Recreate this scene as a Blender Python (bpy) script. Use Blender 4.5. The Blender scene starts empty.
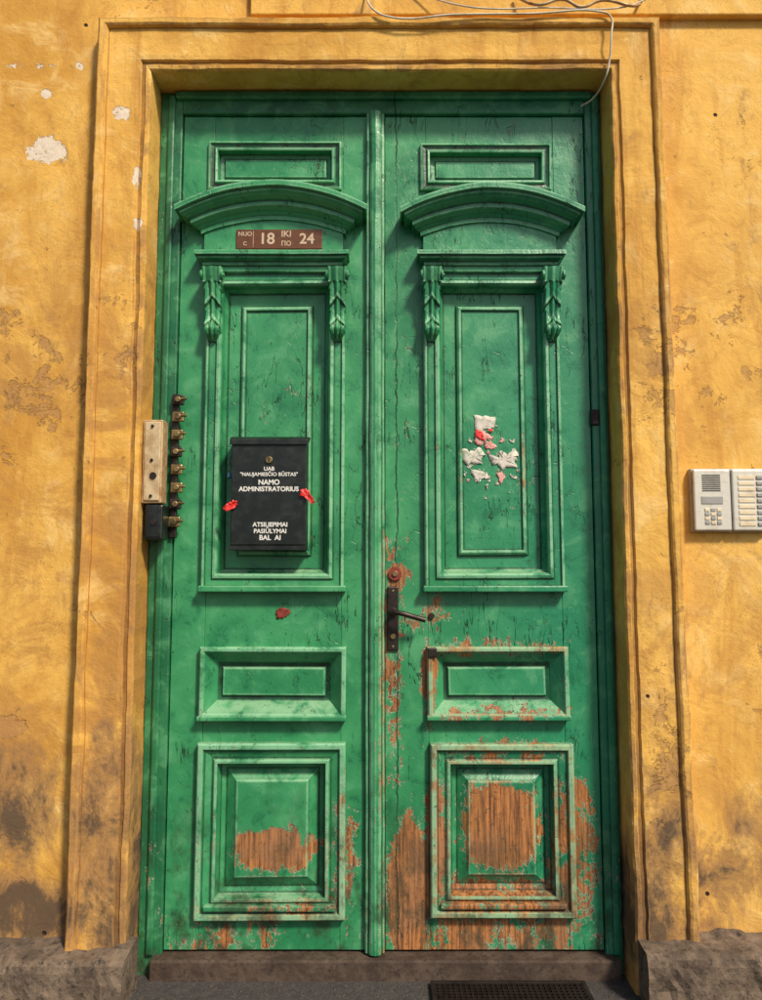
import bpy, bmesh, math, random
from mathutils import Vector, noise as mnoise
random.seed(7)
scene=bpy.context.scene
R=math.radians

class NT:
    def __init__(s,name):
        s.m=bpy.data.materials.new(name); s.m.use_nodes=True
        s.t=s.m.node_tree; s.t.nodes.clear()
        s.out=s.t.nodes.new('ShaderNodeOutputMaterial')
        s.b=s.t.nodes.new('ShaderNodeBsdfPrincipled')
        s.t.links.new(s.b.outputs[0],s.out.inputs[0])
        s.co=s.t.nodes.new('ShaderNodeTexCoord').outputs['Object']
        s.sx=None
    def n(s,t,**k):
        nd=s.t.nodes.new(t)
        for a,b in k.items(): setattr(nd,a,b)
        return nd
    def put(s,sock,v):
        if isinstance(v,bpy.types.NodeSocket): s.t.links.new(v,sock)
        elif v is not None:
            if isinstance(v,tuple) and len(v)==3 and sock.type=='RGBA': v=(*v,1)
            sock.default_value=v
    def ma(s,op,a,b=0.0,c=None,clamp=False):
        nd=s.n('ShaderNodeMath',operation=op); nd.use_clamp=clamp
        s.put(nd.inputs[0],a); s.put(nd.inputs[1],b)
        if c is not None: s.put(nd.inputs[2],c)
        return nd.outputs[0]
    def map(s,scale=(1,1,1),loc=(0,0,0),v=None):
        nd=s.n('ShaderNodeMapping'); s.put(nd.inputs['Vector'],v or s.co)
        nd.inputs['Scale'].default_value=scale; nd.inputs['Location'].default_value=loc
        return nd.outputs[0]
    def noise(s,scale,detail=3,rough=.6,v=None,dist=0):
        nd=s.n('ShaderNodeTexNoise'); s.put(nd.inputs['Vector'],v or s.co)
        nd.inputs['Scale'].default_value=scale; nd.inputs['Detail'].default_value=detail
        nd.inputs['Roughness'].default_value=rough; nd.inputs['Distortion'].default_value=dist
        return nd.outputs[0]
    def ss(s,x,lo,hi,a=0.0,b=1.0):
        nd=s.n('ShaderNodeMapRange',interpolation_type='SMOOTHSTEP')
        s.put(nd.inputs['Value'],x)
        if lo>hi: lo,hi,a,b=hi,lo,b,a
        nd.inputs['From Min'].default_value=lo; nd.inputs['From Max'].default_value=hi
        nd.inputs['To Min'].default_value=a; nd.inputs['To Max'].default_value=b
        return nd.outputs[0]
    def mix(s,f,a,b,blend='MIX'):
        nd=s.n('ShaderNodeMix',data_type='RGBA',blend_type=blend)
        s.put(nd.inputs[0],f); s.put(nd.inputs[6],a); s.put(nd.inputs[7],b)
        return nd.outputs[2]
    def xyz(s):
        if not s.sx:
            nd=s.n('ShaderNodeSeparateXYZ'); s.put(nd.inputs[0],s.co); s.sx=nd.outputs
        return s.sx
    def blobs(s,lst):
        acc=None
        for (x,z,rx,rz,w) in lst:
            mv=s.map((1/rx,0,1/rz),(-x/rx,0,-z/rz))
            l=s.n('ShaderNodeVectorMath',operation='LENGTH'); s.put(l.inputs[0],mv)
            v=s.ss(l.outputs['Value'],1.25,.35,0,w)
            acc=v if acc is None else s.ma('MAXIMUM',acc,v)
        return acc
    def attr(s,name):
        nd=s.n('ShaderNodeAttribute'); nd.attribute_name=name; return nd.outputs['Fac']
    def bump(s,h,strength=.5,dist=.01,normal=None):
        nd=s.n('ShaderNodeBump'); nd.inputs['Strength'].default_value=strength
        nd.inputs['Distance'].default_value=dist; s.put(nd.inputs['Height'],h)
        if normal is not None: s.put(nd.inputs['Normal'],normal)
        return nd.outputs[0]
    def fin(s,col,rough=.6,normal=None,metal=0.0,spec=.5):
        s.put(s.b.inputs['Base Color'],col); s.put(s.b.inputs['Roughness'],rough)
        s.put(s.b.inputs['Metallic'],metal); s.b.inputs['Specular IOR Level'].default_value=spec
        if normal is not None: s.put(s.b.inputs['Normal'],normal)
        return s.m

def green_mat(name,c_dark,c_light,plain=False):
    s=NT(name); X,Y,Z=s.xyz()
    wear_shading=s.attr('wear_shading')
    big=s.noise(3.0,3,.6); mid=s.noise(12,5,.68,dist=.5)
    col=s.mix(s.ss(big,.36,.64),c_dark,c_light)
    col=s.mix(s.ss(X,.0,.6,0,.65),col,(.014,.205,.112))
    col=s.mix(s.ss(mid,.50,.68,0,.50),col,(.100,.350,.170))
    col=s.mix(s.ss(mid,.46,.32,0,.60),col,(.009,.105,.048))
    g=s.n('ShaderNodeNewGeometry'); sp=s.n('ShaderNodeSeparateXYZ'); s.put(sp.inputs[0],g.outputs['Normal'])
    col=s.mix(s.ma('MULTIPLY',s.ss(sp.outputs[2],.25,.9,0,.8),s.ss(mid,.35,.58)),col,(.24,.42,.25))  # upward faces painted paler, highlights put into the colour
    pn=s.noise(1,6,.72,v=s.map((15,15,9)),dist=.5)
    pn2=s.noise(1,3,.7,v=s.map((85,85,50),(3,1,4)))
    val=s.ma('ADD',s.ma('MULTIPLY',s.ma('SUBTRACT',pn,.5),1.6),s.ma('MULTIPLY',s.ma('SUBTRACT',pn2,.5),.75))
    if not plain:
        am=s.blobs([(-.345,.415,.16,.085,.72),(.385,.485,.16,.155,.78),(.09,.28,.085,.29,.76),(.175,.45,.05,.28,.52),
            (.62,.42,.11,.30,.42),(.34,.14,.42,.10,.40),(-.12,.38,.08,.26,.30),(-.5,.14,.3,.08,.28),
            (.035,1.0,.06,.62,.40),(.05,1.28,.06,.07,.60),(.17,1.15,.15,.10,.36),(.36,1.05,.34,.05,.40),(.36,.84,.34,.04,.36),(.155,.95,.035,.18,.58),
            (.38,1.63,.20,.20,.20),(-.33,1.85,.14,.18,.16),(.38,.715,.3,.06,.38),(-.34,.23,.3,.05,.30),(.38,.25,.32,.09,.46),(.07,1.9,.05,.7,.20)])
        am=s.ma('ADD',am,s.ss(Z,1.2,.1,.0,.11))
        am=s.ma('ADD',am,s.ss(X,0,.1,0,.04))
    else: am=s.ss(Z,1.1,.1,.02,.22)
    wv=s.ma('MAXIMUM',wear_shading,0.0)
    val=s.ma('ADD',s.ma('ADD',val,am),s.ma('MULTIPLY',wv,s.ma('ADD',s.ma('MULTIPLY',am,.45),.16)))
    rim=s.ss(val,.395,.415); wood=s.ss(val,.445,.465)
    cn=s.noise(1,4,.62,v=s.map((20,20,3.2),(2,5,1)),dist=.3)
    cr=s.ss(s.ma('ABSOLUTE',s.ma('SUBTRACT',cn,.5)),.009,.003)
    gate=s.ss(s.ma('ADD',s.noise(5,3,.6,v=s.map((1,1,1),(5,2,9))),s.ma('MULTIPLY',s.ss(X,0,.1,0,1),.03)),.54,.62)
    cr=s.ma('MULTIPLY',cr,gate)
    vo=s.n('ShaderNodeTexVoronoi',feature='DISTANCE_TO_EDGE'); s.put(vo.inputs['Vector'],s.map((34,34,20))); vo.inputs['Scale'].default_value=1
    cq=s.ma('MULTIPLY',s.ss(vo.outputs['Distance'],.040,.010),s.ma('MULTIPLY',s.ss(pn,.52,.62),s.ss(big,.54,.42,0,1)))
    cr=s.ma('MAXIMUM',cr,s.ma('MULTIPLY',cq,.5))
    sp1=s.ma('ABSOLUTE',s.ma('SUBTRACT',s.ma('SUBTRACT',X,.052),s.ma('MULTIPLY',s.ma('SUBTRACT',mid,.5),.035)))
    cr=s.ma('MAXIMUM',cr,s.ma('MULTIPLY',s.ss(sp1,.0028,.0012),s.ss(big,.40,.5,.4,1)))
    wg=s.noise(1,4,.7,v=s.map((110,55,5)))
    wcol=s.mix(s.ss(wg,.35,.62),(.12,.045,.016),(.47,.19,.055))
    wcol=s.mix(s.ss(big,.46,.60,0,.50),wcol,(.24,.13,.07))
    wcol=s.mix(s.ss(pn2,.54,.66,0,.6),wcol,(.10,.048,.025))
    col=s.mix(s.ma('MULTIPLY',rim,.85),col,s.mix(s.ss(mid,.4,.6),(.16,.38,.22),(.42,.46,.34)))
    col=s.mix(wood,col,wcol)
    col=s.mix(s.ma('MULTIPLY',cr,.85),col,(.010,.024,.012))
    col=s.mix(s.ma('MULTIPLY',wv,s.ss(mid,.36,.56,.15,.80)),col,(.22,.48,.29))  # convex edges painted pale green: worn paint plus painted highlights
    cav=s.ma('MULTIPLY',s.ma('MINIMUM',wear_shading,0.0),-1.0)
    col=s.mix(s.ma('MULTIPLY',cav,s.ss(pn,.35,.6,.65,.98)),col,(.005,.015,.008))  # crevice dirt with occlusion shade painted into the colour
    lowg=s.ma('MULTIPLY',s.ss(Z,.8,.1),s.ss(s.noise(1,4,.7,v=s.map((9,9,6),(4,4,4))),.46,.62,0,.75))
    col=s.mix(lowg,col,(.026,.032,.016))
    sk=s.ma('MULTIPLY',s.ss(pn2,.65,.69),.75)
    col=s.mix(sk,col,(.010,.040,.022))
    h=s.ma('MULTIPLY',pn2,.22); h=s.ma('ADD',h,s.ma('MULTIPLY',mid,.5))
    h=s.ma('ADD',h,s.ma('MULTIPLY',wood,-.55)); h=s.ma('ADD',h,s.ma('MULTIPLY',rim,-.3)); h=s.ma('ADD',h,s.ma('MULTIPLY',cr,-.6))
    n=s.bump(h,.9,.004)
    ro=s.ma('ADD',s.ss(mid,.3,.7,.26,.45),s.ma('MULTIPLY',rim,.35),clamp=True)
    return s.fin(col,ro,n,spec=.5)

def plaster_mat(name,seed=0.0,orange=0.0):
    s=NT(name); X,Y,Z=s.xyz()
    v=s.map((1,1,1),(seed,seed*2,seed))
    wear_shading=s.attr('wear_shading')
    big=s.noise(1.9,5,.66,v=v); mid=s.noise(7,5,.70,v=v,dist=.6); fine=s.noise(60,4,.7,v=v)
    streak=s.noise(1,5,.65,v=s.map((9,9,1.5),(seed,0,0)),dist=.4)
    col=s.mix(s.ss(big,.38,.60),(.54,.275,.050),(.72,.420,.095))
    col=s.mix(s.ss(X,-.2,1.2,0,.45),col,(.80,.48,.115))
    col=s.mix(s.ss(mid,.50,.70,0,.65),col,(.80,.56,.22))
    col=s.mix(s.ss(mid,.46,.32,0,.45),col,(.44,.205,.040))
    col=s.mix(s.ss(streak,.47,.68,0,.50+orange),col,(.43,.195,.038))
    midz=s.ma('MULTIPLY',s.ss(Z,2.6,2.0),s.ss(X,1.0,-.2,.6,1))
    br=s.ma('MULTIPLY',midz,s.ss(s.noise(3.0,6,.70,v=v,dist=.9),.46,.58,0,.66+orange))
    col=s.mix(br,col,(.42,.205,.055))
    lw=s.ss(Z,1.3,.2)
    gn=s.noise(1,7,.74,v=s.map((7,7,4.5),(seed+3,0,1)),dist=.4)
    bl=s.blobs([(-.83,.50,.11,.42,.21),(-1.16,.60,.16,.20,.20),(.86,.60,.06,.18,.18),(.80,.26,.09,.25,.22),(1.0,.35,.2,.25,.12),(-.8,.25,.12,.14,.18),(-1.1,.26,.4,.12,.19),(-.85,.80,.05,.06,.24)])
    gv=s.ma('ADD',s.ma('ADD',gn,s.ma('MULTIPLY',lw,.11)),bl)
    col=s.mix(s.ss(gv,.56,.74,0,.78),col,(.30,.165,.070))
    col=s.mix(s.ss(gv,.71,.85,0,.88),col,(.085,.06,.042))
    wb=s.blobs([(-1.125,2.70,.10,.06,.34),(-.86,2.80,.05,.035,.30),(-.80,2.58,.02,.05,.32),(-1.13,2.90,.03,.03,.3),(-1.27,1.62,.05,.12,.36),(-.79,2.42,.02,.03,.3),(-1.02,3.0,.02,.02,.3),(-1.2,3.0,.12,.02,.24)])
    wn=s.ma('ADD',s.noise(17,6,.72,v=v,dist=.6),wb)
    wm=s.ss(wn,.72,.75)
    col=s.mix(wm,col,(.70,.60,.48))
    pn=s.ma('ADD',s.noise(8,7,.74,v=s.map((1,1,1),(seed+9,2,2)),dist=.4),s.blobs([(-1.19,.81,.14,.04,.22),(1.0,2.0,.3,.35,.10),(-1.1,2.0,.3,.3,.10),(-.85,2.03,.1,.3,.11),(.86,.75,.07,.3,.12)]))
    chip=s.ss(pn,.645,.665)
    col=s.mix(s.ma('MULTIPLY',chip,.65),col,(.40,.215,.085))
    vd=s.n('ShaderNodeTexVoronoi'); s.put(vd.inputs['Vector'],s.map((1,.2,1),(seed,0,0))); vd.inputs['Scale'].default_value=7
    sc=s.n('ShaderNodeSeparateColor'); s.put(sc.inputs[0],vd.outputs['Color'])
    pit=s.ma('MULTIPLY',s.ss(vd.outputs['Distance'],.055,.03),s.ss(sc.outputs[0],.80,.82))
    col=s.mix(pit,col,(.035,.02,.012))
    crk=s.ma('MULTIPLY',s.ss(s.ma('ABSOLUTE',s.ma('SUBTRACT',gn,.5)),.005,.0015),s.ss(big,.50,.58,0,.6))
    col=s.mix(crk,col,(.14,.075,.03))
    cav=s.ma('MULTIPLY',s.ma('MINIMUM',wear_shading,0.0),-1.0)
    col=s.mix(s.ma('MULTIPLY',cav,s.ss(mid,.3,.6,.35,.8)),col,(.19,.09,.025))  # groove grime that also paints crevice shade into the plaster
    wv=s.ma('MAXIMUM',wear_shading,0.0)
    col=s.mix(s.ma('MULTIPLY',wv,s.ss(gn,.44,.56,0,.8)),col,(.34,.18,.065))
    h=s.ma('ADD',s.ma('MULTIPLY',fine,.30),s.ma('MULTIPLY',mid,.9))
    h=s.ma('ADD',h,s.ma('MULTIPLY',chip,-.45)); h=s.ma('ADD',h,s.ma('MULTIPLY',wm,-.4))
    h=s.ma('ADD',h,s.ma('MULTIPLY',pit,-1.5))
    n=s.bump(h,.85,.007)
    return s.fin(col,.82,n,spec=.25)

def stone_mat(name,c1,c2,c3,sc=1.0,rough=.9,dist=.01):
    s=NT(name)
    a=s.noise(9*sc,5,.7); b=s.noise(45*sc,4,.7)
    col=s.mix(s.ss(a,.35,.65),c1,c2); col=s.mix(s.ss(b,.5,.72),col,c3)
    return s.fin(col,rough,s.bump(s.ma('ADD',a,s.ma('MULTIPLY',b,.5)),.9,dist),spec=.3)

def simple_mat(name,c,rough=.5,metal=0.0,var=.35,c2=None,sc=30,bd=.001):
    s=NT(name); a=s.noise(sc,4,.65)
    c2=c2 or tuple(x*.45 for x in c)
    return s.fin(s.mix(s.ss(a,.5-var*.5,.75),c,c2),s.ss(a,.3,.7,rough*.85,min(1,rough*1.25)),s.bump(a,.5,bd),metal=metal)

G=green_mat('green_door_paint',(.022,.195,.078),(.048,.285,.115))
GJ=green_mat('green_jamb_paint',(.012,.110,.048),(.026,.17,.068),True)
PW=plaster_mat('ochre_plaster_wall',0.0)
PS=plaster_mat('ochre_plaster_trim',4.3,.12)
PL=stone_mat('plinth_stone',(.085,.062,.046),(.19,.14,.10),(.035,.028,.024))
GR=stone_mat('grit',(.05,.042,.036),(.085,.07,.055),(.03,.026,.024),3)
AS=stone_mat('asphalt',(.045,.042,.042),(.06,.056,.054),(.10,.09,.08),2.5)
TH=stone_mat('threshold_wood',(.050,.032,.024),(.10,.070,.052),(.025,.019,.016),1.5,.75,.004)
BLK=simple_mat('black_enamel',(.006,.009,.008),.36,0,.2,(.016,.020,.018))
WHT=simple_mat('white_print',(.76,.76,.72),.6,0,.1,(.48,.48,.45),120)
RED=simple_mat('red_tape',(.80,.035,.03),.45,0,.2,(.45,.02,.02))
BRN=simple_mat('brown_sign_enamel',(.13,.036,.008),.5,0,.3,(.07,.022,.006),50)
BRS=simple_mat('aged_brass',(.34,.25,.11),.42,.8,.3,(.06,.05,.03))
IRN=simple_mat('dark_iron',(.055,.042,.038),.45,.7,.3,(.02,.015,.013))
ALU=simple_mat('aged_aluminium',(.62,.60,.54),.45,.3,.1,(.48,.44,.37))
ALD=simple_mat('grey_plastic',(.30,.30,.29),.5,0,.1,(.24,.24,.23))
BTN=simple_mat('cream_label',(.70,.60,.42),.5,0,.1,(.55,.42,.25))
PPR=simple_mat('torn_paper',(.62,.56,.50),.85,0,.1,(.20,.32,.22),60)
PNK=simple_mat('pink_paper',(.66,.34,.30),.85,0,.1,(.50,.22,.19),55)
RST=simple_mat('rusted_plate',(.50,.37,.20),.6,.2,.3,(.28,.10,.03),35)
CBL=simple_mat('white_cable',(.62,.56,.46),.55,0,.2,(.4,.33,.22))
MRN=simple_mat('maroon_flake',(.24,.035,.02),.6)

def empty(name,loc=(0,0,0)):
    e=bpy.data.objects.new(name,None); e.empty_display_size=.1
    scene.collection.objects.link(e); return e
def mk(name,vs,fs,mat,parent=None,bevel=0,smooth=False,seg=2,wear_shading=None):
    me=bpy.data.meshes.new(name); me.from_pydata([tuple(v) for v in vs],[],fs); me.update()
    if wear_shading:
        at=me.attributes.new('wear_shading','FLOAT','POINT')
        at.data.foreach_set('value',wear_shading)
    bm=bmesh.new(); bm.from_mesh(me); bmesh.ops.recalc_face_normals(bm,faces=bm.faces); bm.to_mesh(me); bm.free()
    me.materials.append(mat)
    if smooth:
        for p in me.polygons: p.use_smooth=True
    ob=bpy.data.objects.new(name,me); scene.collection.objects.link(ob)
    if parent: ob.parent=parent
    if bevel:
        m=ob.modifiers.new('b','BEVEL'); m.width=bevel; m.segments=seg; m.limit_method='ANGLE'; m.angle_limit=R(25)
    return ob
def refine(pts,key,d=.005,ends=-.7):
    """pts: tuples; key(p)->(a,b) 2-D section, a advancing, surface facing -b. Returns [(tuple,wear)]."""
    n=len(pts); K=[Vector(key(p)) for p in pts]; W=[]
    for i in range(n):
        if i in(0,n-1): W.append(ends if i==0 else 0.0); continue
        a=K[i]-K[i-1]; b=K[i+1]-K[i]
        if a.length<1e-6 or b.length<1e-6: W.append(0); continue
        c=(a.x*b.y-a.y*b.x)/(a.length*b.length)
        W.append(max(-1,min(1,c*1.4)))  # convex positive, concave negative; drives edge wear, painted highlights and crevice shade
    out=[]
    for i in range(n):
        out.append((pts[i],W[i]))
        if i<n-1:
            L=(K[i+1]-K[i]).length
            if L>d*2.6:
                for t in(d/L,1-d/L):
                    out.append((tuple(p+(q-p)*t for p,q in zip(pts[i],pts[i+1])),0.0))
    return out
def box(name,x0,x1,y0,y1,z0,z1,mat,parent=None,bevel=.002):
    vs=[(x,y,z) for x in(x0,x1) for y in(y0,y1) for z in(z0,z1)]
    fs=[(0,1,3,2),(4,6,7,5),(0,4,5,1),(2,3,7,6),(0,2,6,4),(1,5,7,3)]
    return mk(name,vs,fs,mat,parent,bevel)
def nested(name,x0,x1,z0,z1,prof,mat,parent,bevel=.0010):
    vs=[];fs=[];wr=[]
    jit=[(random.uniform(-.0018,.0018),random.uniform(-.0018,.0018)) for _ in range(4)]
    pr=refine(prof,lambda p:p)
    for ((i,y),w) in pr:
        c=[(x0+i,z0+i),(x1-i,z0+i),(x1-i,z1-i),(x0+i,z1-i)]
        for (x,z),(a,b) in zip(c,jit):
            vs.append((x+a,y,z+b)); wr.append(w)
    for k in range(len(pr)-1):
        for j in range(4):
            a=4*k+j;b=4*k+(j+1)%4; fs.append((a,b,b+4,a+4))
    L=4*(len(pr)-1); fs.append((L,L+1,L+2,L+3))
    ob=mk(name,vs,fs,mat,parent,0,wear_shading=wr)
    me=ob.data
    if me.polygons[-1].normal.y>0: me.flip_normals()
    m=ob.modifiers.new('b','BEVEL'); m.width=bevel; m.segments=2; m.limit_method='ANGLE'; m.angle_limit=R(25)
    return ob
def cyl(name,c,r,h,axis,mat,parent,seg=24,bevel=.0008):
    vs=[];fs=[]
    for k in(0,1):
        for i in range(seg):
            a=2*math.pi*i/seg; u,v=r*math.cos(a),r*math.sin(a); w=(k-.5)*h
            p={'y':(u,w,v),'x':(w,u,v),'z':(u,v,w)}[axis]
            vs.append((c[0]+p[0],c[1]+p[1],c[2]+p[2]))
    for i in range(seg):
        j=(i+1)%seg; fs.append((i,j,seg+j,seg+i))
    fs.append(tuple(range(seg))); fs.append(tuple(range(seg,2*seg)))
    return mk(name,vs,fs,mat,parent,bevel)
def tube(name,pts,r,mat,parent=None):
    cu=bpy.data.curves.new(name,'CURVE'); cu.dimensions='3D'; cu.bevel_depth=r; cu.bevel_resolution=3
    sp=cu.splines.new('BEZIER'); sp.bezier_points.add(len(pts)-1)
    for b,p in zip(sp.bezier_points,pts):
        b.co=p; b.handle_left_type=b.handle_right_type='AUTO'
    cu.materials.append(mat); ob=bpy.data.objects.new(name,cu); scene.collection.objects.link(ob)
    if parent: ob.parent=parent
    return ob
def text(name,body,x,y,z,width,mat,parent,off=.012):
    cu=bpy.data.curves.new(name,'FONT'); cu.body=body; cu.size=1; cu.align_x='CENTER'; cu.align_y='CENTER'
    cu.extrude=.01; cu.offset=off; cu.materials.append(mat)
    ob=bpy.data.objects.new(name,cu); scene.collection.objects.link(ob)
    bpy.context.view_layer.update(); w=max(ob.dimensions.x,.01); s=width/w
    ob.scale=(s,s,s); ob.location=(x,y,z); ob.rotation_euler=(R(90),0,0)
    if parent: ob.parent=parent
    return ob

ground=mk('ground',[(-60,-80,.04),(60,-80,.04),(60,30,.04),(-60,30,.04)],[(0,1,2,3)],AS)

house=empty('house_facade')
WY=-.09
box('wall_left',-9,-.80,WY,.35,.02,7.5,PW,house,0)
box('wall_right',.80,9,WY,.35,.02,7.5,PW,house,0)
box('wall_above',-.7999,.7999,WY,.35,3.0,7.5,PW,house,0)
prof=[(0,.06),(0,-.124),(.005,-.131),(.015,-.133),(.019,-.128),(.028,-.127),(.033,-.136),(.045,-.1375),(.085,-.138),(.120,-.139),(.140,-.140),
      (.144,-.152),(.150,-.156),(.166,-.157),(.172,-.150),(.174,-.08)]
def surround():
    path=[]
    xl,xr,zt,zb=-.766,.762,2.957,.03
    n=110
    for i in range(n):
        t=i/n; path.append((Vector((xl,zb+(zt-zb)*t)),Vector((-1,0))))
    path.append((Vector((xl,zt)),Vector((-1,1))))
    m=56
    for i in range(1,m): path.append((Vector((xl+(xr-xl)*i/m,zt)),Vector((0,1))))
    path.append((Vector((xr,zt)),Vector((.94,1))))
    for i in range(1,n+1):
        t=i/n; path.append((Vector((xr,zt+(zb-zt)*t)),Vector((.94+.14*t,0))))
    pr=refine(prof,lambda p:p,.004)
    vs=[];fs=[];wr=[];P=len(pr)
    for (p,d) in path:
        for k,((o,y),w) in enumerate(pr):
            q=p+d*o
            nz=mnoise.noise(Vector((q.x*5,o*25,q.y*5)))*.0040+mnoise.noise(Vector((q.x*24,o*50,q.y*24)))*.0022
            ny=mnoise.noise(Vector((q.x*6+5,o*14,q.y*6)))*.0034+mnoise.noise(Vector((q.x*28+5,o*40,q.y*28)))*.0014
            dd=d.normalized()
            if q.y<.7: nz*=1+1.5*(.7-q.y); ny*=1+1.5*(.7-q.y)
            vs.append((q.x+dd.x*nz,y+ny,q.y+dd.y*nz)); wr.append(w if k else 0)
    for i in range(len(path)-1):
        for k in range(P-1):
            a=i*P+k; fs.append((a,a+1,a+P+1,a+P))
    ob=mk('door_surround',vs,fs,PS,house,0,wear_shading=wr)
    me=ob.data
    if sum(p.normal.y*p.area for p in me.polygons)>0: me.flip_normals()
surround()
box('band_above',-.44,9,-.118,-.085,3.165,3.6,PW,house,.004)
def plinth(name,x0,x1,dz):
    nx=max(8,int(abs(x1-x0)/.02)) if abs(x1-x0)<3 else 60
    rows=[(-.08,.185),(-.12,.182),(-.16,.178),(-.20,.172),(-.212,.16),(-.215,.14),(-.216,.11),(-.217,.08),(-.218,.03)]
    vs=[];fs=[]
    for i in range(nx+1):
        x=x0+(x1-x0)*i/nx
        for (y,z) in rows:
            d=mnoise.noise(Vector((x*9,y*12,z*12)))*.014+mnoise.noise(Vector((x*33,y*40,z*40)))*.009
            vs.append((x,y-d,z+d*.9+(dz if z>.05 else 0)))
    Rn=len(rows)
    for i in range(nx):
        for k in range(Rn-1):
            a=i*Rn+k; fs.append((a,a+1,a+Rn+1,a+Rn))
    for e in(0,nx):
        b=len(vs); vs.append((x0 if e==0 else x1,-.08,.03)); fs.append(tuple([e*Rn+k for k in range(Rn)])+(b,))
    mk(name,vs,fs,PL,house,0)
plinth('plinth_near_left',-2.6,-.742,0); plinth('plinth_far_left',-9,-2.6,0)
plinth('plinth_near_right',.768,2.6,.02); plinth('plinth_far_right',2.6,9,.02)

step=box('threshold_step',-.715,.742,-.052,.10,.03,.100,TH,None,.006)

door=empty('double_door')
ZB,ZT=.108,2.875
box('jamb_left',-.764,-.688,-.012,.08,.03,2.955,GJ,door,.004)
box('jamb_left_bead',-.735,-.712,-.026,.0,.101,2.94,GJ,door,.006)
box('jamb_right',.706,.760,-.012,.08,.03,2.955,GJ,door,.004)
box('jamb_right_bead',.728,.750,-.026,.0,.101,2.94,GJ,door,.006)
box('head',-.6879,.7059,-.014,.08,2.878,2.955,GJ,door,.004)
box('head_bead',-.711,.727,-.03,.0,2.925,2.952,GJ,door,.006)

def leaf(tag,x0,x1,tp,mn,sm,bt):
    j=.018
    sl=min(mn[0],sm[0],bt[0],tp[0])+j; sr=max(mn[1],sm[1],bt[1],tp[1])-j
    box(tag+'_stile_outer',x0,sl,0,.05,ZB,ZT,G,door,.0015)
    box(tag+'_stile_inner',sr,x1,0,.05,ZB,ZT,G,door,.0015)
    zs=[(ZB,bt[2]+j),(bt[3]-j,sm[2]+j),(sm[3]-j,mn[2]+j),(mn[3]-j,tp[2]+j),(tp[3]-j,ZT)]
    for k,(a,b) in enumerate(zs):
        box(f'{tag}_rail_{k}',sl+.0004,sr-.0004,.0012,.05,a,b,G,door,.0015)
    for k,p in enumerate((tp,mn,sm,bt)):
        if p[0]+j>sl+.001: box(f'{tag}_fill_l{k}',sl+.0004,p[0]+j+.004,.0016,.05,p[2]+j+.0003,p[3]-j-.0003,G,door,0)
        if p[1]-j<sr-.001: box(f'{tag}_fill_r{k}',p[1]-j-.004,sr-.0004,.0016,.05,p[2]+j+.0003,p[3]-j-.0003,G,door,0)
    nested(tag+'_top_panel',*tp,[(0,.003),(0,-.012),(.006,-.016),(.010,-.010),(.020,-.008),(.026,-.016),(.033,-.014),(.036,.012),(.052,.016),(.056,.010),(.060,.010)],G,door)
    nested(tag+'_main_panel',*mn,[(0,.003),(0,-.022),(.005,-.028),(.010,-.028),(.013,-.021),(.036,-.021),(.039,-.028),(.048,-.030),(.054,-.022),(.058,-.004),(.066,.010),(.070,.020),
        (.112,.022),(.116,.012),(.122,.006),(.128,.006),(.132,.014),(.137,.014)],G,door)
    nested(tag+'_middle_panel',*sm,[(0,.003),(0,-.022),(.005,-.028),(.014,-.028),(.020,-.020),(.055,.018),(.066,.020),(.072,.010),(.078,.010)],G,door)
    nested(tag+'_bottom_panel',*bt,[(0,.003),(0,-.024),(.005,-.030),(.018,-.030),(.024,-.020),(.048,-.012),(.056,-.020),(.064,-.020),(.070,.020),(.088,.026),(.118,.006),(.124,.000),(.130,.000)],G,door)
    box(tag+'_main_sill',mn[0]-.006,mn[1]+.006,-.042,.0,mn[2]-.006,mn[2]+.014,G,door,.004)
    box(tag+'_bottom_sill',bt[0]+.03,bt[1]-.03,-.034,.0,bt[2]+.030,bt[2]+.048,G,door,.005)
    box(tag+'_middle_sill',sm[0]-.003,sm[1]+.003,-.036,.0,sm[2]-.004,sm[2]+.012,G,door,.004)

LT=(-.595,-.137,2.606,2.778); LM=(-.588,-.120,1.235,2.312); LS=(-.588,-.114,.822,1.053); LB=(-.588,-.112,.205,.748)
RT=(.136,.588,2.604,2.770); RM=(.143,.600,1.235,2.312); RS=(.150,.606,.824,1.052); RB=(.157,.614,.212,.746)
leaf('left_leaf',-.685,-.050,LT,LM,LS,LB)
leaf('right_leaf',.0135,.703,RT,RM,RS,RB)

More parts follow.
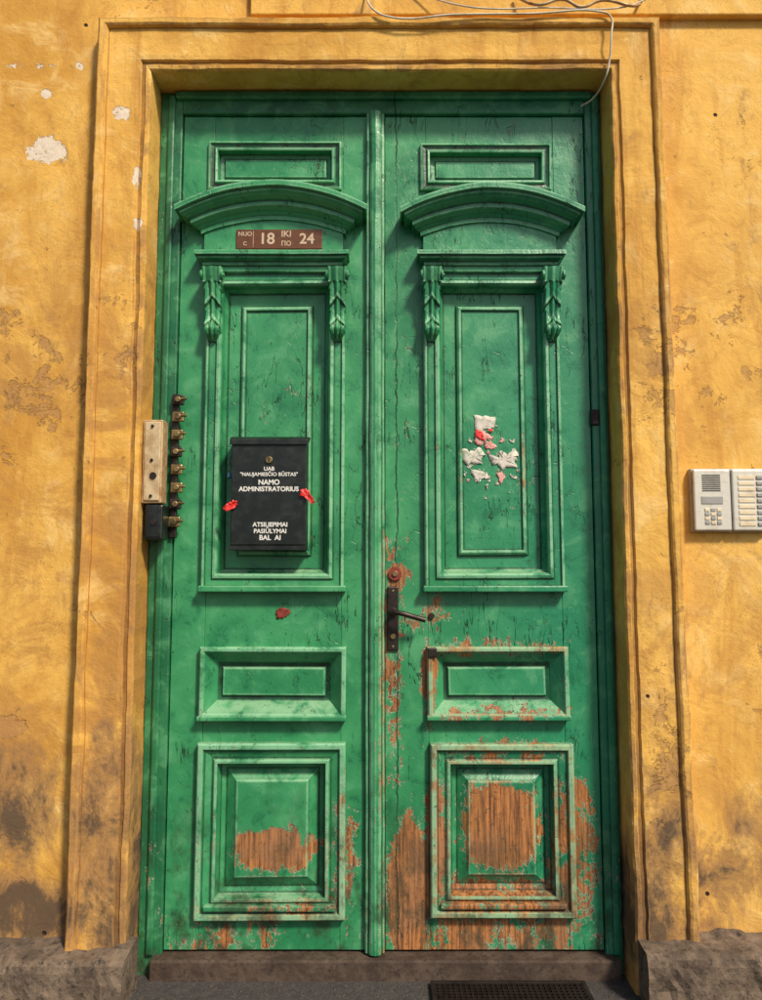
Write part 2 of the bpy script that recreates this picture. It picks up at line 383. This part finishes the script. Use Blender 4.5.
def loft(name,cx,levels,c,mat,n=36):
    lv=refine(levels,lambda l:(-l[2],-l[1]),.004,0)
    vs=[];fs=[];wr=[]
    for ((w,p,z),wv) in lv:
        row=[(cx-w,.002,z-c*w*w)]
        for i in range(n+1):
            x=-w+2*w*i/n; row.append((cx+x,-p+mnoise.noise(Vector((x*14+cx,z*9,2)))*.0012,z-c*x*x+mnoise.noise(Vector((x*11+cx,z*6,7)))*.0016))
        row.append((cx+w,.002,z-c*w*w)); vs+=row; wr+=[wv]*len(row)
    M=n+3
    for k in range(len(lv)-1):
        for i in range(M-1):
            a=k*M+i; fs.append((a,a+1,a+M+1,a+M))
    ob=mk(name,vs,fs,mat,door,0,wear_shading=wr)
    if sum(p.normal.y*p.area for p in ob.data.polygons)>0: ob.data.flip_normals()
    return ob
def hood(tag,cx,W,zt):
    f=W/.317
    lv=[(.317*f,.0,zt+.014),(.318*f,.098,zt+.004),(.318*f,.102,zt),(.317*f,.102,zt-.016),(.305*f,.092,zt-.020),(.303*f,.090,zt-.027),(.296*f,.080,zt-.036),(.281*f,.062,zt-.046),
        (.276*f,.058,zt-.050),(.274*f,.057,zt-.062),(.268*f,.050,zt-.066),(.262*f,.038,zt-.074),(.252*f,.030,zt-.084),(.246*f,.028,zt-.087),(.245*f,.027,zt-.100),(.240*f,.0,zt-.101)]
    loft(tag+'_hood',cx,lv,.085/(W*W),G)
    box(tag+'_frieze',cx-.236*f,cx+.236*f,-.020,.0,2.36,2.515,G,door,.002)
    cw=.258*f; z=2.366
    lv=[(cw,0,z+.006),(cw,.066,z),(cw,.068,z-.014),(cw-.008,.060,z-.017),(cw-.010,.058,z-.024),(cw-.022,.044,z-.032),(cw-.024,.042,z-.042),(cw-.030,.036,z-.046),(cw-.032,.034,z-.062),(cw-.04,0,z-.064)]
    loft(tag+'_cornice',cx,lv,0,G,16)
hood('left',-.366,.318,2.590)
hood('right',.370,.305,2.582)

def corbel(name,cx,zt,H=.242,W=.031):
    nt,nx=90,22; vs=[];fs=[];wr=[]
    for i in range(nt+1):
        t=i/nt
        base=.052-.032*math.sin(min(1,t/.7)*math.pi/2)**1.3+.018*math.exp(-((t-.84)/.09)**2)
        if t>.93: base*=(1-t)/.07*.9+.1
        ph=(t*3.4)%1.0
        w=W*(1.0-.20*t)*(.88+.14*ph if t>.2 else 1.08)
        if t>.9: w*=.5+.5*(1-t)/.1
        for j in range(nx+1):
            u=-1+2*j/nx; au=abs(u)
            if t<.2:
                rel=.004*math.cos(au*3.0)+(.006 if au>.72 else 0); wv=.6 if au>.7 or au<.15 else -.3
            else:
                q=((t-.10)*3.4-au*.45)%1.0
                rel=.010*q**1.4*(.35+.65*au)+.006*math.exp(-(u/.15)**2)-.005*math.exp(-((au-.36)/.09)**2)
                wv=.9 if q>.8 else (-1 if q<.12 or .28<au<.44 else 0)
            y=-(base+rel)-.022
            if au>.99: y+=.008
            vs.append((cx+u*w,y,zt-H*t)); wr.append(wv)
    M=nx+1
    for i in range(nt):
        for j in range(nx):
            a=i*M+j; fs.append((a,a+1,a+M+1,a+M))
    for side in(0,nx):
        b=len(vs)
        for i in range(nt+1):
            v=vs[i*M+side]; vs.append((v[0],-.012,v[2])); wr.append(-.6)
        for i in range(nt): fs.append((i*M+side,(i+1)*M+side,b+i+1,b+i))
    ob=mk(name,vs,fs,G,door,0,True,wear_shading=wr)
    if sum(p.normal.y*p.area for p in ob.data.polygons)>0: ob.data.flip_normals()
    for q in(-1,1):
        cyl(name+'_scroll',(cx+q*W*1.10,-.064,zt-.026),.016,.007,'x',G,door,20)
        cyl(name+'_scroll_eye',(cx+q*W*1.18,-.064,zt-.026),.006,.010,'x',G,door,14)
for k,(c,z) in enumerate([(-.563,2.305),(-.146,2.305),(.170,2.305),(.574,2.305)]): corbel(f'carved_corbel_{k+1}',c,z)

def astragal():
    pr0=[(-.050,.0),(-.050,-.018),(-.046,-.022),(-.038,-.022),(-.036,-.030),(-.030,-.036),(-.018,-.039),(-.006,-.036),(.000,-.030),(.002,-.022),(.009,-.020),(.0115,-.016),(.0115,.0)]
    pr=refine(pr0,lambda p:p,.004,-.5)
    vs=[];fs=[];wr=[];n=90
    for i in range(n+1):
        z=ZB+(ZT-ZB)*i/n
        for ((x,y),w) in pr:
            d=mnoise.noise(Vector((x*30,z*5,1)))*.0015+mnoise.noise(Vector((x*60,z*22,1)))*.0010; vs.append((x+d,y+d,z)); wr.append(w)
    P=len(pr)
    for i in range(n):
        for k in range(P-1):
            a=i*P+k; fs.append((a,a+1,a+P+1,a+P))
    fs.append(tuple(range(P))); fs.append(tuple(range(n*P,n*P+P)))
    mk('meeting_post',vs,fs,G,door,0,wear_shading=wr)
astragal()
box('lobby_backing',-.70,.72,.060,.075,.10,2.9,IRN,door,0)

box('handle_plate',.020,.057,-.010,.002,1.038,1.246,IRN,door,.004)
cyl('handle_rose',(.040,-.016,1.165),.013,.014,'y',IRN,door)
tube('handle_lever',[(.040,-.015,1.165),(.041,-.052,1.165),(.060,-.060,1.163),(.10,-.058,1.152),(.142,-.054,1.140)],.0085,IRN,door)
cyl('handle_key_hole',(.039,-.012,1.085),.0085,.008,'y',BRS,door)
cyl('upper_lock_rose',(.046,-.004,1.288),.022,.010,'y',MRN,door)
cyl('upper_lock_core',(.046,-.011,1.288),.009,.008,'y',BRS,door)
for zz in(1.232,1.052): cyl('handle_screw',(.039,-.011,zz),.004,.003,'y',BRS,door,12)
cyl('old_spy_hole',(.165,-.002,1.150),.010,.008,'y',IRN,door)
box('old_latch',.150,.180,-.034,-.02,1.018,1.050,IRN,door,.004)
box('hinge_right_leaf',.700,.730,-.020,-.001,1.78,1.835,IRN,door,.006)

mb=empty('mailbox')
X0,X1=-.488,-.238
def prism(name,sec,x0,x1,mat,parent,bevel):
    n=len(sec); vs=[(x0,y,z) for y,z in sec]+[(x1,y,z) for y,z in sec]
    fs=[tuple(range(n)),tuple(range(n,2*n))]+[(i,(i+1)%n,n+(i+1)%n,n+i) for i in range(n)]
    return mk(name,vs,fs,mat,parent,bevel)
prism('body',[(.006,1.370),(-.072,1.370),(-.076,1.383),(-.076,1.715),(-.060,1.727),(.006,1.737)],X0+.004,X1-.004,BLK,mb,.003)
prism('lid',[(.006,1.742),(-.064,1.733),(-.083,1.721),(-.083,1.705),(-.079,1.705),(-.079,1.718),(-.062,1.728),(.006,1.737)],X0-.002,X1+.002,BLK,mb,.0012)
prism('bottom_lip',[(.0,1.364),(-.082,1.364),(-.082,1.376),(-.077,1.376),(-.077,1.369),(.0,1.369)],X0+.001,X1-.001,BLK,mb,.001)
cyl('lock',(-.362,-.079,1.655),.011,.008,'y',BRS,mb)
box('lock_slot',-.3635,-.3605,-.0845,-.082,1.649,1.661,BLK,mb,0)
for t,z,w,o in [("UAB",1.626,.034,.02),("\"NAUJAMIESČIO BŪSTAS\"",1.608,.186,.02),("NAMO",1.582,.068,.03),("ADMINISTRATORIUS",1.560,.194,.03),("ATSILIEPIMAI",1.445,.112,.025),("PASIŪLYMAI",1.424,.104,.025),("BAL  AI",1.403,.068,.025)]:
    text('lettering',t,-.362+(.006 if z<1.5 else 0),-.0765,z,w,WHT,mb,o)
def scrap(name,pts,y,mat,parent=None,curl=.004,seed=0):
    rnd=random.Random(seed); vs=[];n=len(pts)
    cx=sum(p[0] for p in pts)/n; cz=sum(p[1] for p in pts)/n
    ring=[]
    for i in range(n):
        a=pts[i]; b=pts[(i+1)%n]
        for t in(0,.2,.4,.6,.8):
            k=.0035 if t else 0
            ring.append((a[0]+(b[0]-a[0])*t+rnd.uniform(-k,k),a[1]+(b[1]-a[1])*t+rnd.uniform(-k,k)))
    m=len(ring); fs=[]
    for f in(1,.6,.25):
        for (x,z) in ring: vs.append((cx+(x-cx)*f,y-(curl*rnd.random() if f==1 else curl*.3*rnd.random()),cz+(z-cz)*f))
    vs.append((cx,y,cz))
    for k in(0,1):
        for i in range(m): fs.append((k*m+i,k*m+(i+1)%m,(k+1)*m+(i+1)%m,(k+1)*m+i))
    for i in range(m): fs.append((2*m+i,2*m+(i+1)%m,3*m))
    ob=mk(name,vs,fs,mat,parent,0,True)
    so=ob.modifiers.new('s','SOLIDIFY'); so.thickness=.0004; return ob
scrap('tape_left',[(-.510,1.500),(-.485,1.519),(-.465,1.523),(-.459,1.510),(-.477,1.495),(-.499,1.487)],-.081,RED,mb,.008,1)
scrap('tape_right',[(-.262,1.557),(-.240,1.561),(-.226,1.540),(-.210,1.520),(-.222,1.509),(-.246,1.533),(-.260,1.537)],-.081,RED,mb,.010,2)
box('label_blue',X0-.012,X0+.001,-.06,-.02,1.60,1.615,simple_mat('blue_plastic',(.03,.12,.3)),mb,.002)

sg=empty('house_number_sign')
box('plate',-.492,-.200,-.026,-.019,2.386,2.455,BRN,sg,.002)
SY=-.0265
SL=simple_mat('sign_lettering',(.62,.48,.36),.6,0,.2,(.30,.16,.09),90)
text('nuo','NUO',-.462,SY,2.438,.046,SL,sg,.015); text('c','C',-.462,SY,2.404,.012,SL,sg,.015)
text('n18','18',-.388,SY,2.420,.044,SL,sg,.02)
text('iki','IKI',-.322,SY,2.438,.032,SL,sg,.015); text('no','ПО',-.322,SY,2.404,.032,SL,sg,.015)
text('n24','24',-.252,SY,2.420,.050,SL,sg,.02)
box('divider',-.4347,-.4333,-.0268,-.0255,2.392,2.449,SL,sg,0)

st=empty('torn_paper_sticker')
FY=.0125
P=[('paper_top',[(.318,1.812),(.384,1.806),(.380,1.772),(.352,1.768),(.340,1.760),(.320,1.766)],PPR),
('paper_pink',[(.322,1.760),(.350,1.764),(.376,1.738),(.350,1.736),(.340,1.716),(.320,1.728)],PNK),
('paper_low_a',[(.280,1.708),(.318,1.702),(.335,1.714),(.356,1.690),(.340,1.680),(.345,1.662),(.312,1.668),(.300,1.655),(.282,1.676)],PPR),
('paper_low_b',[(.362,1.694),(.375,1.672),(.392,1.682),(.398,1.704),(.418,1.690),(.442,1.712),(.452,1.694),(.440,1.672),(.446,1.650),(.415,1.655),(.405,1.640),(.388,1.665),(.372,1.660)],PPR),
('paper_low_c',[(.305,1.650),(.345,1.640),(.365,1.622),(.340,1.618),(.330,1.604),(.318,1.622)],PPR),
('paper_low_d',[(.385,1.635),(.402,1.642),(.412,1.620),(.398,1.600)],PNK),
('paper_e',[(.425,1.735),(.440,1.738),(.438,1.724)],PPR),('paper_f',[(.395,1.730),(.402,1.745),(.410,1.728)],PNK),('paper_g',[(.300,1.735),(.308,1.742),(.312,1.728)],PPR),
('paper_h',[(.350,1.598),(.362,1.602),(.358,1.588)],PPR),('paper_i',[(.425,1.632),(.436,1.630),(.430,1.618)],PPR),('paper_j',[(.288,1.640),(.296,1.638),(.290,1.625)],PPR),
('paper_k',[(.352,1.735),(.372,1.728),(.388,1.715),(.370,1.705),(.350,1.712)],PNK)]
S=1.12
def scl(pts): return [(.368+(x-.368)*S,1.685+(z-1.69)*S) for x,z in pts]
for k,(nme,pts,m) in enumerate(P): scrap(nme,scl(pts),FY-.0004*(k%3),m,st,.0020,3+k)
scrap('red_print',scl([(.325,1.765),(.345,1.758),(.351,1.735),(.336,1.738),(.324,1.744)]),FY-.004,RED,st,.001,5)
scrap('red_print_b',scl([(.360,1.768),(.376,1.766),(.372,1.756)]),FY-.004,RED,st,.001,6)
rnd=random.Random(3)
for k in range(40):
    a=rnd.uniform(0,6.28); r=rnd.uniform(.03,.13); x=.37+r*math.cos(a)*.75; z=1.66+r*math.sin(a); e=rnd.uniform(.002,.006)
    scrap('paper_fleck',[(x-e,z-e*.6),(x+e*.7,z-e),(x+e,z+e*.5),(x-e*.3,z+e)],FY,PPR if k%4 else PNK,st,.001,40+k)
fl=scrap('maroon_paint_flake',[(-.345,1.170),(-.325,1.180),(-.300,1.172),(-.298,1.155),(-.318,1.145),(-.342,1.142)],-.001,MRN,None,.003,10)

db=empty('doorbell_panel')
box('strip',-.694,-.672,-.028,-.012,1.405,1.885,IRN,db,.003)
zz=1.862;k=0
while zz>1.41:
    r=random.uniform(-.003,.003)
    box(f'bell_{k}_base',-.694+r,-.654+r,-.038,-.027,zz-.017,zz+.017,BRS if k%3 else IRN,db,.004)
    cyl(f'bell_{k}_knob',(-.672+r,-.043,zz),.0095,.012,'y',BRS,db,20,.002)
    cyl(f'bell_{k}_pin',(-.656+r,-.036,zz+.004),.005,.022,'x',BRS,db,12,.001)
    zz-=.0565+random.uniform(-.004,.004); k+=1
eb=empty('electrical_box')
box('housing',-.764,-.700,-.105,-.045,1.512,1.782,RST,eb,.004)
box('cover',-.757,-.706,-.110,-.103,1.520,1.774,simple_mat('stained_cover',(.58,.46,.28),.55,.1,.3,(.30,.18,.08),25),eb,.003)
for z in(1.535,1.65,1.76): cyl('screw',(-.732,-.112,z),.005,.006,'y',IRN,eb,12)
cyl('port',(-.726,-.112,1.60),.011,.004,'y',IRN,eb,18)
rb=empty('key_switch_box')
box('housing',-.752,-.694,-.105,-.04,1.395,1.508,BLK,rb,.006)
cyl('lock',(-.722,-.108,1.452),.010,.008,'y',IRN,rb)
box('rim',-.745,-.701,-.1075,-.104,1.404,1.499,BLK,rb,.002)

ic=empty('intercom_panel')
def ib(n,x0,x1,*a): return box(n,x0+.006,x1+.006,*a)
ib('backplate',.980,1.222,-.112,-.086,1.420,1.622,ALD,ic,.003)
ib('module_speaker',.984,1.100,-.124,-.111,1.424,1.618,ALU,ic,.004)
ib('module_buttons',1.106,1.218,-.124,-.111,1.424,1.618,ALU,ic,.004)
for i in range(9): ib(f'speaker_slot_{i}',1.010,1.068,-.1252,-.1236,1.598-i*.0062,1.6008-i*.0062,BLK,ic,0)
ib('keypad_display',1.006,1.074,-.1262,-.1236,1.508,1.532,ALD,ic,.001)
for i in range(4):
    for j in range(3): ib('key',1.016+j*.019,1.030+j*.019,-.1268,-.1236,1.484-i*.0135,1.494-i*.0135,ALD if (i+j)%2 else BTN,ic,.001)
for i in range(9):
    z=1.592-i*.0185
    ib(f'name_label_{i}',1.124,1.176,-.1262,-.1236,z-.006,z+.006,BTN,ic,.001)
    ib(f'call_button_{i}',1.182,1.202,-.1280,-.1236,z-.006,z+.006,ALD,ic,.002)

cb=empty('electric_cable')
tube('run_top',[(-.05,-.125,3.25),(-.03,-.165,3.15),(.02,-.168,3.118),(.25,-.168,3.125),(.50,-.168,3.128),(.72,-.168,3.135),(.755,-.168,3.12),(.757,-.168,3.05),(.755,-.150,2.98),(.745,-.135,2.93),(.72,-.06,2.90),(.690,-.03,2.895)],.0032,CBL,cb)
tube('run_second',[(.10,-.125,3.24),(.3,-.166,3.152),(.55,-.166,3.150),(.80,-.166,3.152),(.9,-.15,3.20)],.0028,CBL,cb)
tube('loop',[(.45,-.13,3.22),(.52,-.170,3.158),(.60,-.172,3.175),(.66,-.170,3.150),(.73,-.168,3.175),(.84,-.165,3.158),(.88,-.12,3.22)],.005,RST,cb)

gt=empty('floor_grate')
gx0,gx1,gy0,gy1=.15,.62,-.42,-.075
for nme,a in (('rim_front',(gx0,gx1,gy0,gy0+.012)),('rim_back',(gx0,gx1,gy1-.012,gy1)),('rim_left',(gx0,gx0+.012,gy0+.012,gy1-.012)),('rim_right',(gx1-.012,gx1,gy0+.012,gy1-.012))):
    box(nme,*a,.036,.056,IRN,gt,.001)
vs=[];fs=[]
def addbar(x0,x1,y0,y1,z0,z1):
    b=len(vs)
    vs.extend([(x,y,z) for x in(x0,x1) for y in(y0,y1) for z in(z0,z1)])
    fs.extend([tuple(b+i for i in f) for f in [(0,1,3,2),(4,6,7,5),(0,4,5,1),(2,3,7,6),(0,2,6,4),(1,5,7,3)]])
x=gx0+.022
while x<gx1-.014: addbar(x,x+.003,gy0+.013,gy1-.013,.041,.054); x+=.016
y=gy0+.024
while y<gy1-.014: addbar(gx0+.013,gx1-.013,y,y+.003,.0415,.0535); y+=.016
mk('bars',vs,fs,IRN,gt,0)
vs=[];fs=[];rnd=random.Random(11)
for k in range(420):
    x=rnd.uniform(-.74,.76); y=-.06-abs(rnd.gauss(0,.07)); r=rnd.uniform(.002,.006)
    if gx0<x<gx1 and y<gy1: continue
    b=len(vs); a=rnd.uniform(0,3)
    for j in range(4): vs.append((x+r*math.cos(a+j*1.57),y+r*math.sin(a+j*1.57),.040))
    vs.append((x,y,.040+r*.9))
    fs+= [(b,b+1,b+4),(b+1,b+2,b+4),(b+2,b+3,b+4),(b+3,b,b+4)]
mk('gravel_debris',vs,fs,GR,None,0)

w=bpy.data.worlds.new('World'); scene.world=w; w.use_nodes=True
nt=w.node_tree; bg=nt.nodes['Background']
sky=nt.nodes.new('ShaderNodeTexSky'); sky.sky_type='NISHITA'; sky.sun_disc=False
EL,AZ=45,36
sky.sun_elevation=R(EL); sky.sun_rotation=R(180-AZ); sky.dust_density=3; sky.air_density=1
nt.links.new(sky.outputs[0],bg.inputs[0]); bg.inputs[1].default_value=.105
sl=bpy.data.lights.new('sun','SUN'); sl.energy=4.5; sl.angle=R(8); sl.color=(1,.89,.71)
so=bpy.data.objects.new('sun',sl); scene.collection.objects.link(so)
d=Vector((math.sin(R(AZ))*math.cos(R(EL)),-math.cos(R(AZ))*math.cos(R(EL)),math.sin(R(EL))))
so.rotation_euler=d.to_track_quat('Z','Y').to_euler(); so.location=d*10

cam=bpy.data.cameras.new('camera'); co=bpy.data.objects.new('camera',cam); scene.collection.objects.link(co)
cam.sensor_fit='VERTICAL'; cam.sensor_height=24; cam.lens=24*.755; cam.clip_end=300; cam.clip_start=.05
co.location=(0,-2.5,1.3); co.rotation_euler=(R(95.3),0,0)
scene.camera=co
scene.view_settings.view_transform='Standard'; scene.view_settings.look='None'; scene.view_settings.exposure=0
